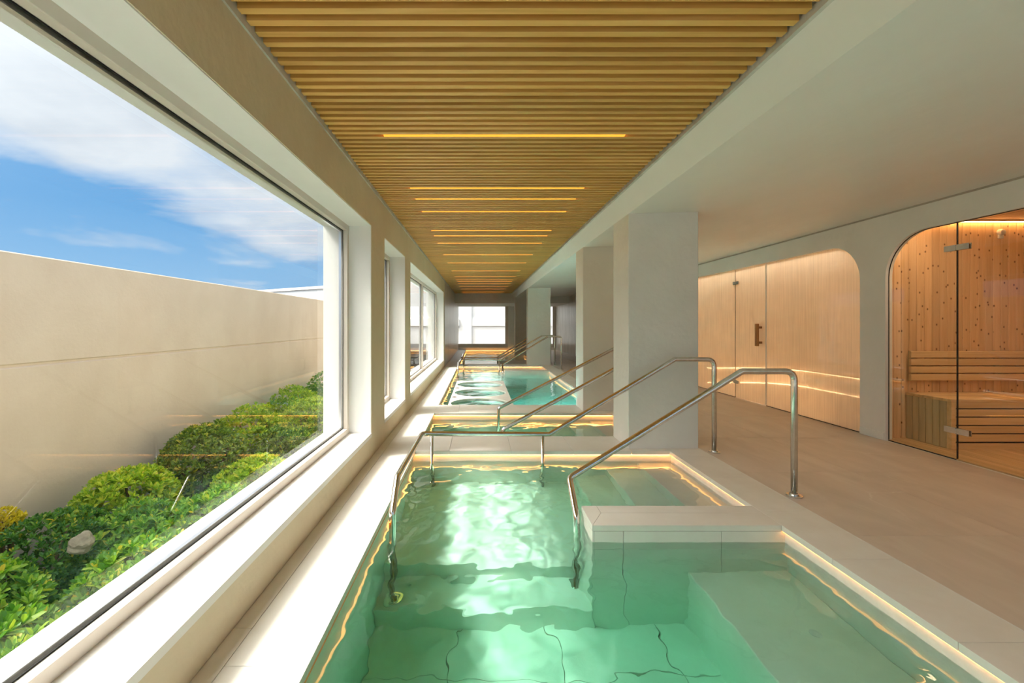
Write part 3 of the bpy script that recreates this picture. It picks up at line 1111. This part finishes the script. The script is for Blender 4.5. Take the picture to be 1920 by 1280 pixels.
# ------------------------------------------------------------------ sauna
XS = XR + 0.16
YSW = 4.78       # far wall of the sauna
struct(multibox('wall_sauna_far', [(XR + 0.065, 6.6, YSW + 0.02, YSW + 0.10, -0.1, 2.4)], PINE))
struct(multibox('wall_sauna_right', [(6.42, 6.5, 1.8, YSW + 0.02, -0.1, 2.4)], PINE))
struct(multibox('wall_sauna_near', [(XR + 0.065, 6.6, 1.75, 1.85, -0.1, 2.4)], PINE))
sw = struct(multibox('wall_sauna_lining', [(XR + 0.068, 6.42, YSW + 0.014, YSW + 0.022, 0.0, 2.29)], DARKBOARD))
x = XR + 0.074
while x < 6.4:
    box('pine_board', x + 0.001, x + 0.079, YSW, YSW + 0.014, 0.0, 2.288, PINE, sw, 0.003)
    x += 0.0805
sc_ = struct(multibox('ceiling_sauna', [(XR + 0.065, 6.6, 1.8, YSW + 0.1, 2.29, 2.36)], PINE))
# duckboard floor
df = struct(multibox('floor_sauna', [(XR + 0.0, 6.5, 1.8, YSW + 0.05, -0.30, -0.012)], DARKBOARD))
x = XR + 0.03
while x < 6.4:
    box('floor_slat', x, x + 0.058, 1.85, YSW, -0.011, 0.012, DUCK, df, 0.002)
    x += 0.064
# bench
XB = 4.48
YBF = 4.31
bn = empty('sauna_bench', ((XB + 6.35) / 2, (YBF + YSW) / 2, 0.012))
tag(bn, 'pale wooden sauna bench with slatted front against the knotty pine wall', 'bench')
for i in range(5):
    a = YBF + i * 0.094
    box('seat_slat', XB, 6.36, a + 0.002, a + 0.090, 0.462, 0.490, ASPEN_X, bn, 0.003)
box('fascia', XB + 0.045, 6.36, YBF + 0.006, YBF + 0.03, 0.405, 0.462, ASPEN_X, bn, 0.002)
for i in range(4):
    z = 0.088 + i * 0.079
    box('front_slat', XB + 0.045, 6.36, YBF + 0.006, YBF + 0.03, z, z + 0.068, ASPEN_X, bn, 0.003)
box('plinth', XB + 0.045, 6.36, YBF + 0.02, YBF + 0.04, 0.012, 0.07, ASPEN_X, bn)
box('stile', XB + 0.002, XB + 0.045, YBF + 0.004, YBF + 0.05, 0.012, 0.462, ASPEN_X, bn, 0.003)
box('inner_panel', XB + 0.06, 6.36, YBF + 0.055, YBF + 0.065, 0.012, 0.455, DARKBOARD, bn)
for i in range(6):
    a = YBF + 0.052 + i * 0.0695
    box('side_board', XB + 0.004, XB + 0.020, a + 0.001, a + 0.067, 0.012, 0.462, ASPEN_Z, bn, 0.004)
br = empty('slatted_lean_board', ((XB + 6.35) / 2, YSW - 0.04, 0.617))
tag(br, 'four-slat pale wooden backrest on the knotty pine wall', 'backrest')
for i in range(4):
    z = 0.617 + i * 0.079
    box('backrest_slat', XB + 0.01, 6.36, YSW - 0.055, YSW - 0.028, z, z + 0.068, ASPEN_X, br, 0.004)
for x in (XB + 0.03, 5.4, 6.2):
    box('batten', x, x + 0.04, YSW - 0.028, YSW - 0.001, 0.612, 0.925, ASPEN_Z, br)
sn = empty('wall_sensor', (5.47, YSW - 0.02, 2.15))
tag(sn, 'small round white sensor near the top of the knotty pine wall', 'sensor')
o = lathe('sensor_body', [(0.034, 0), (0.034, 0.02), (0.026, 0.035), (0.012, 0.04)], PLASTIC, sn, (5.47, YSW - 0.002, 2.165), 20)
o.rotation_euler = (PI / 2, 0, 0)
box('sensor_base', 5.445, 5.495, YSW - 0.02, YSW - 0.001, 2.10, 2.14, PLASTIC, sn, 0.004)
lt = tag(empty('sauna_light', (5.4, YSW - 0.03, 2.28)), 'warm light strip above the knotty pine wall of the sauna', 'light strip')
box('light_channel', XR + 0.25, 6.3, YSW - 0.045, YSW - 0.008, 2.274, 2.288, ALU, lt)
box('light_diffuser', XR + 0.25, 6.3, YSW - 0.040, YSW - 0.012, 2.268, 2.274, LEDSAUNA, lt)


def glass_sheet(name, y0, y1, x, mat, parent, far_arch=False, near_arch=False, r=RO, th=0.010):
    """one toughened sheet in the plane of the right wall, its top corner following the rounded opening"""
    z0, z1 = 0.008, ZO - 0.004
    pts = [(y0, z0), (y1, z0)]
    if far_arch:
        for k in range(11):
            a = k * (PI / 2) / 10
            pts.append((y1 - r + r * math.cos(a), z1 - r + r * math.sin(a)))
    else:
        pts.append((y1, z1))
    if near_arch:
        for k in range(11):
            a = PI / 2 + k * (PI / 2) / 10
            pts.append((y0 + r + r * math.cos(a), z1 - r + r * math.sin(a)))
    else:
        pts.append((y0, z1))
    o = prism(name, pts, 'x', x - th / 2, x + th / 2, mat, None)
    o.parent = parent
    o.location = Vector((0, 0, 0)) - wl(parent)
    return o


def hinge(parent, y, z, x, s0=0.105, s1=0.105):
    for sgn in (-1, 1):
        xx = x + sgn * 0.011
        box('hinge_plate', xx - 0.005, xx + 0.005, y - s0, y - 0.004, z - 0.026, z + 0.026, CHROME, parent, 0.002)
        box('hinge_plate', xx - 0.005, xx + 0.005, y + 0.004, y + s1, z - 0.026, z + 0.026, CHROME, parent, 0.002)
    box('hinge_pin', x - 0.012, x + 0.012, y - 0.007, y + 0.007, z - 0.022, z + 0.022, CHROME, parent, 0.003)


XGL = XR + 0.035
g = struct(empty('window_7', (XGL, 4.37, 0.0)))
glass_sheet('glass_sheet', 4.034, YS1 - 0.004, XGL, GLASS_S, g, far_arch=True)
box('floor_channel', XGL - 0.009, XGL + 0.009, 4.034, YS1 - 0.004, 0.0, 0.007, GUM, g)
box('edge_seal', XGL - 0.006, XGL + 0.006, 4.027, 4.033, 0.01, ZO - 0.006, GUM, g)
# dark silicone joint round the opening
sp = arch(YS1 - 0.001, YS0 + 0.001, RO)
so = tube('silicone_joint', [Vector((XGL, q[0], q[1] - 0.001)) - wl(g) for q in sp[:14]], 0.005, GUM, None, fil=False, sides=6)
so.parent = g
d1 = struct(empty('door_1', (XGL, 3.5, 0.0)))
glass_sheet('glass_sheet', 3.10, 4.025, XGL, GLASS_S, d1)
hinge(d1, 4.03, 1.88, XGL)
hinge(d1, 4.03, 0.256, XGL)
g2 = struct(empty('window_8', (XGL, 2.6, 0.0)))
glass_sheet('glass_sheet', YS0 + 0.004, 3.09, XGL, GLASS_S, g2, near_arch=True)

sl = tag(empty('sauna_fill_lamp', (4.45, 3.4, 2.29)), 'long warm fill lamp added out of view on the pine ceiling behind the sauna glass', 'lamp')  # unseen lamp added to brighten the sauna and the walkway
box('lamp_body', 4.38, 4.52, 2.2, 4.6, 2.272, 2.29, ALU, sl, 0.004)
box('lamp_diffuser', 4.39, 4.51, 2.21, 4.59, 2.262, 2.272, FILL_SAUNA, sl)

# ------------------------------------------------------------------ steam room
struct(multibox('wall_steam_near', [(XR + 0.065, 7.0, YT0 - 0.10, YT0 - 0.02, -0.1, 2.4)], STEAMWALL))
struct(multibox('wall_steam_right', [(6.75, 6.9, YT0 - 0.1, YT1 + 0.3, -0.1, 2.4)], STEAMWALL))
struct(multibox('wall_steam_far', [(XR + 0.065, 7.0, YT1 + 0.15, YT1 + 0.3, -0.1, 2.4)], STEAMWALL))
struct(multibox('ceiling_steam_room', [(XR + 0.065, 7.0, YT0 - 0.1, YT1 + 0.3, 2.30, 2.40)], STEAMWALL))
struct(multibox('floor_steam_room', [(XR + 0.0, 7.0, YT0 - 0.1, YT1 + 0.3, -0.30, 0.0)], FLOORTILE))


def steam_bench():
    """built-in bench following three sides in a curve"""
    t = empty('steam_bench', (6.4, 7.3, 0.0))
    tag(t, 'curved built-in bench with glowing edge behind the steamed-up glass', 'bench')
    W = wl(t)

    def path(off):
        pts = []
        x1, y0, y1, r = 6.745 - off, YT0 - 0.015 + off, YT1 + 0.145 - off, 0.7
        pts.append((XR + 0.5, y0))
        for k in range(9):
            a = -PI / 2 + k * (PI / 2) / 8
            pts.append((x1 - r + r * math.cos(a), y0 + r + r * math.sin(a)))
        for k in range(9):
            a = k * (PI / 2) / 8
            pts.append((x1 - r + r * math.cos(a), y1 - r + r * math.sin(a)))
        pts.append((XR + 0.5, y1))
        return pts
    outer, inner, rec = path(0.0), path(0.55), path(0.48)

    def slab(name, pa, pb, z0, z1, mat):
        V, F = [], []
        for (a, b) in zip(pa, pb):
            for z in (z0, z1):
                V += [Vector((a[0], a[1], z)) - W, Vector((b[0], b[1], z)) - W]
        n = len(pa)
        for i in range(n - 1):
            q, r = 4 * i, 4 * i + 4
            F += [(q, q + 1, r + 1, r), (q + 2, r + 2, r + 3, q + 3), (q + 1, q + 3, r + 3, r + 1), (q, r, r + 2, q + 2)]
        F += [(0, 2, 3, 1), (4 * n - 4, 4 * n - 3, 4 * n - 1, 4 * n - 2)]
        o = mesh_obj(name, V, F, mat)
        o.parent = t
    slab('seat', outer, inner, 0.32, 0.38, STEAMWALL)
    slab('front', outer, rec, 0.0, 0.32, STEAMWALL)
    slab('led_strip', path(0.485), path(0.515), 0.300, 0.319, LEDSTEAM)
    slab('base_led_strip', path(0.50), path(0.515), 0.0, 0.015, LEDSTEAM)


steam_bench()
sl = tag(empty('steam_fill_lamp', (4.45, 7.3, 2.30)), 'long warm fill lamp added out of view on the steam room ceiling behind the glass', 'lamp')  # added lamp, hidden above the opening, brightens the room and its glass
box('lamp_body', 4.38, 4.52, 5.1, 9.5, 2.280, 2.298, ALU, sl, 0.004)
box('lamp_diffuser', 4.39, 4.51, 5.11, 9.49, 2.270, 2.280, FILL_STEAM, sl)

g3 = struct(empty('window_9', (XGL, 5.9, 0.0)))
glass_sheet('glass_sheet', YT0 + 0.004, 6.70, XGL, FOGGED, g3, near_arch=True)
box('floor_channel', XGL - 0.009, XGL + 0.009, YT0 + 0.004, 6.70, 0.0, 0.007, GUM, g3)
box('edge_seal', XGL - 0.008, XGL + 0.008, 6.695, 6.715, 0.01, ZO - 0.006, PLASTIC, g3)
g4 = struct(empty('window_10', (XGL, 8.6, 0.0)))
glass_sheet('glass_sheet', 7.515, YT1 - 0.004, XGL, FOGGED, g4, far_arch=True)
box('floor_channel', XGL - 0.009, XGL + 0.009, 7.515, YT1 - 0.004, 0.0, 0.007, GUM, g4)
box('edge_seal', XGL - 0.006, XGL + 0.006, 7.508, 7.514, 0.01, ZO - 0.006, GUM, g4)
d2 = struct(empty('door_2', (XGL, 7.1, 0.0)))
glass_sheet('glass_sheet', 6.722, 7.505, XGL, FOGGED, d2)
hinge(d2, 7.51, 1.88, XGL, 0.10, 0.06)
hinge(d2, 7.51, 0.256, XGL, 0.10, 0.06)
for sgn in (-1, 1):
    hx = XGL + sgn * 0.075
    h = box('door_handle', hx - 0.020, hx + 0.020, 6.79, 6.835, 0.875, 1.21, HANDLEWOOD, d2, 0.003)
    for z in (0.93, 1.155):
        box('standoff', min(hx, XGL), max(hx, XGL), 6.800, 6.826, z - 0.016, z + 0.016, HANDLEWOOD, h)

# ------------------------------------------------------------------ outside
XW = -4.5
struct(multibox('ground', [(-60, XLO + 0.01, -30, 120, -1.9, -1.32), (XLO, 60, YE + 0.3, 120, -1.9, -0.4)], SOIL))
gw = tag(empty('garden_wall', (XW, 20, -1.4)), 'tall beige rendered garden wall with a horizontal joint behind the shrubs', 'wall')
gz = 0.796
box('wall_panel', XW - 0.25, XW, -14, 48, -1.5, gz - 0.012, GARDENWALL, gw, 0.012)
box('wall_panel', XW - 0.25, XW, -14, 48, gz + 0.012, 1.90, GARDENWALL, gw, 0.012)
box('joint', XW - 0.24, XW - 0.018, -14, 48, gz - 0.02, gz + 0.02, GARDENWALL, gw)

fb = tag(empty('white_house', (0.5, 27, -0.4)), 'white neighbouring house with a projecting ledge outside the end window', 'building')
box('house_wall', -9, 9, 27.0, 33, -0.4, 9, FACADE, fb)
box('pier', -1.15, -0.42, 26.93, 27.0, -0.4, 9, FACADE, fb)
box('ledge', -0.42, 9, 26.95, 27.0, 1.11, 1.53, FACADE, fb)
box('ledge', -9, -1.15, 26.86, 27.0, 1.11, 1.53, FACADE, fb)
box('window_recess', -2.4, -1.15, 26.97, 27.02, 1.6, 4, FACADE_G, fb)

pb = tag(empty('pale_house', (-20, 64, -1.4)), 'distant pale building just showing over the garden wall', 'building')
hb = box('house_wall', -34, -8, 62, 72, -1.4, 6.0, FACADE_G, pb)
hb.rotation_euler = (0, 0, math.radians(-32))
hb2 = box('parapet', -34.3, -7.7, 61.8, 72.2, 6.0, 6.35, FACADE, pb)
hb2.rotation_euler = (0, 0, math.radians(-32))


# shrubs --------------------------------------------------------------------
def shrub(cx, cy_, cz, rx, ry, rz, n_ros, leaf, mat, label, seed, name='shrub', group=None, per=8, up=0.45):
    """dome of leaf rosettes on stems; every leaf is a folded blade"""
    rng = np.random.RandomState(seed)
    leaf, n_ros, rx, ry = leaf * 1.28, int(n_ros * 1.25), rx * 1.08, ry * 1.10
    t = empty(name, (cx, cy_, -1.32))
    tag(t, label, 'shrub', group)
    W = np.array(wl(t))
    V, F = [], []
    # leaf outline (length along +y): base, two widest, tip, raised edges
    prof = np.array([[0, 0, 0], [-0.20, 0.45, 0.06], [0.0, 0.5, -0.02], [0.20, 0.45, 0.06], [-0.15, 0.85, 0.03], [0.15, 0.85, 0.03], [0, 1.0, -0.06]])
    lf = [(0, 2, 1), (0, 3, 2), (1, 2, 6, 4), (2, 3, 5, 6)]
    lumps = rng.normal(size=(7, 3))
    lumps /= np.linalg.norm(lumps, axis=1)[:, None]
    for i in range(n_ros):
        th = rng.uniform(0, 2 * PI)
        ph = math.acos(rng.uniform(-0.75, 1.0))
        d = np.array([math.sin(ph) * math.cos(th), math.sin(ph) * math.sin(th), math.cos(ph)])
        lump = max(float(np.max(lumps @ d)), 0) ** 3
        rad = (0.80 + 0.22 * lump) * (1.0 - 0.30 * rng.rand() ** 2.2)
        pos = np.array([cx + rx * d[0] * rad, cy_ + ry * d[1] * rad, cz + rz * d[2] * rad])
        axis = d * np.array([1 / rx, 1 / ry, 1 / rz])
        axis /= np.linalg.norm(axis)
        axis = axis * (1 - up) + np.array([0, 0, up]) + rng.normal(scale=0.22, size=3)
        axis /= np.linalg.norm(axis)
        ref = np.array([1, 0, 0]) if abs(axis[0]) < 0.8 else np.array([0, 1, 0])
        e1 = np.cross(axis, ref)
        e1 /= np.linalg.norm(e1)
        e2 = np.cross(axis, e1)
        n = per + rng.randint(-1, 2)
        a0 = rng.uniform(0, 2 * PI)
        for k in range(n):
            a = a0 + k * 2.399
            tilt = 0.25 + 0.95 * k / n + rng.normal(scale=0.1)
            rd = math.cos(a) * e1 + math.sin(a) * e2
            ydir = rd * math.sin(tilt) + axis * math.cos(tilt)
            zdir = axis * math.sin(tilt) - rd * math.cos(tilt)
            xdir = np.cross(ydir, zdir)
            ln = leaf * rng.uniform(0.7, 1.2) * (0.65 + 0.5 * k / n)
            b = len(V)
            base = pos - axis * leaf * 0.25 * k / n
            for q in prof:
                V.append(base + ln * (q[0] * 1.05 * xdir + q[1] * ydir + q[2] * zdir) - W)
            F += [tuple(b + j for j in f) for f in lf]
    o = mesh_obj('foliage', V, F, mat, None, smooth=False)
    o.parent = t
    o['kind'] = 'stuff'
    # branching stems
    for k in range(5):
        a = k * 2 * PI / 5 + seed
        q = tube('stem', [Vector((0.05 * math.cos(a), 0.05 * math.sin(a), 0.0)), Vector((rx * 0.3 * math.cos(a), ry * 0.3 * math.sin(a), (cz + 1.32) * 0.55)),
                          Vector((rx * 0.62 * math.cos(a + .3), ry * 0.62 * math.sin(a + .3), (cz + 1.32) + rz * 0.35))], 0.014, STEMM, None, rad=0.3, sides=6)
        q.parent = t
    return t


SH = [
    # cx, cy, cz, rx, ry, rz, rosettes, leaf, material, label
    (-2.85, 2.45, -1.02, 0.62, 0.75, 0.50, 950, 0.075, LEAF_A, 'glossy dark green shrub with large rounded leaves below the big window'),
    (-3.60, 2.95, -0.92, 0.60, 0.72, 0.52, 800, 0.07, LEAF_A, 'broad glossy green shrub between the garden wall and the large-leaved shrub'),
    (-2.75, 3.70, -1.05, 0.55, 0.66, 0.46, 760, 0.07, LEAF_A, 'mid green leafy shrub beside the pale rock'),
    (-3.88, 3.85, -0.86, 0.42, 0.75, 0.42, 800, 0.045, LEAF_D, 'deep green fine-leaved shrub against the garden wall behind the rock'),
    (-3.88, 2.20, -0.86, 0.42, 0.70, 0.42, 600, 0.045, LEAF_D, 'deep green low shrub against the wall near yellow leaf tips'),
    (-3.88, 5.05, -0.85, 0.46, 0.62, 0.54, 760, 0.06, LEAF_B, 'yellow-green bushy shrub against the garden wall'),
    (-2.85, 4.80, -1.05, 0.52, 0.64, 0.48, 740, 0.065, LEAF_A, 'light green loose shrub under the window sill'),
    (-3.88, 6.30, -0.78, 0.52, 0.66, 0.62, 900, 0.06, LEAF_C, 'rounded olive green shrub with a dark hollow below'),
    (-2.98, 6.05, -0.95, 0.44, 0.50, 0.44, 700, 0.06, LEAF_B, 'small bright yellow-green domed shrub'),
    (-3.88, 7.75, -0.75, 0.50, 0.75, 0.58, 760, 0.055, LEAF_B, 'lime green shrub with upright tips against the wall'),
    (-3.15, 7.45, -0.95, 0.48, 0.64, 0.50, 640, 0.055, LEAF_C, 'low dark olive shrub behind the bright domed one'),
    (-3.30, 8.90, -0.75, 0.54, 0.70, 0.58, 800, 0.05, LEAF_B, 'dense yellow-green shrub near the window jamb'),
    (-3.88, 9.60, -0.70, 0.50, 0.85, 0.64, 760, 0.055, LEAF_B, 'tall lime green shrub along the wall'),
    (-3.85, 11.4, -0.65, 0.54, 0.95, 0.70, 700, 0.055, LEAF_A, 'fresh green shrub at the far end of the bed'),
    (-3.05, 10.7, -0.80, 0.54, 0.80, 0.60, 640, 0.055, LEAF_A, 'green shrub half hidden by the window jamb'),
    (-2.30, 7.3, -1.05, 0.50, 1.1, 0.44, 420, 0.055, LEAF_A, 'low green shrub close to the house wall'),
    (-3.45, 4.55, -1.02, 0.42, 0.60, 0.42, 520, 0.06, LEAF_A, 'small green shrub in the middle of the bed'),
    (-4.12, 3.95, -0.52, 0.10, 0.13, 0.12, 90, 0.035, LEAF_Y, 'small golden yellow shrub against the garden wall'),
    (-3.75, 1.30, -0.95, 0.60, 0.60, 0.48, 520, 0.06, LEAF_A, 'green shrub with pale new leaves nearest the start of the bed'),
]
for i, a in enumerate(SH):
    shrub(*a, seed=11 + i)


def rock():
    rng = random.Random(4)
    bm = bmesh.new()
    bmesh.ops.create_icosphere(bm, subdivisions=3, radius=1.0)
    for v in bm.verts:
        v.co *= 0.92 + 0.10 * math.sin(3.1 * v.co.x + 2.0 * v.co.y) + 0.08 * math.sin(5.3 * v.co.z + 3.7 * v.co.y) + 0.04 * rng.random()
        v.co = Vector((v.co.x * 0.09, v.co.y * 0.15, v.co.z * 0.06))
    me = bpy.data.meshes.new('rock')
    bm.to_mesh(me)
    bm.free()
    me.materials.append(ROCKM)
    o = link(bpy.data.objects.new('rock', me), None, (-3.36, 3.85, -0.645))
    o.rotation_euler = (0.2, 0.3, 0.5)
    tag(o, 'pale weathered rock among the shrubs', 'rock')


rock()

# light refracted through the ripples falls on everything under water
for o in list(bpy.data.objects):
    if o.parent and o.parent.name.startswith('pool_basin'):
        o.cycles.is_caustics_receiver = True
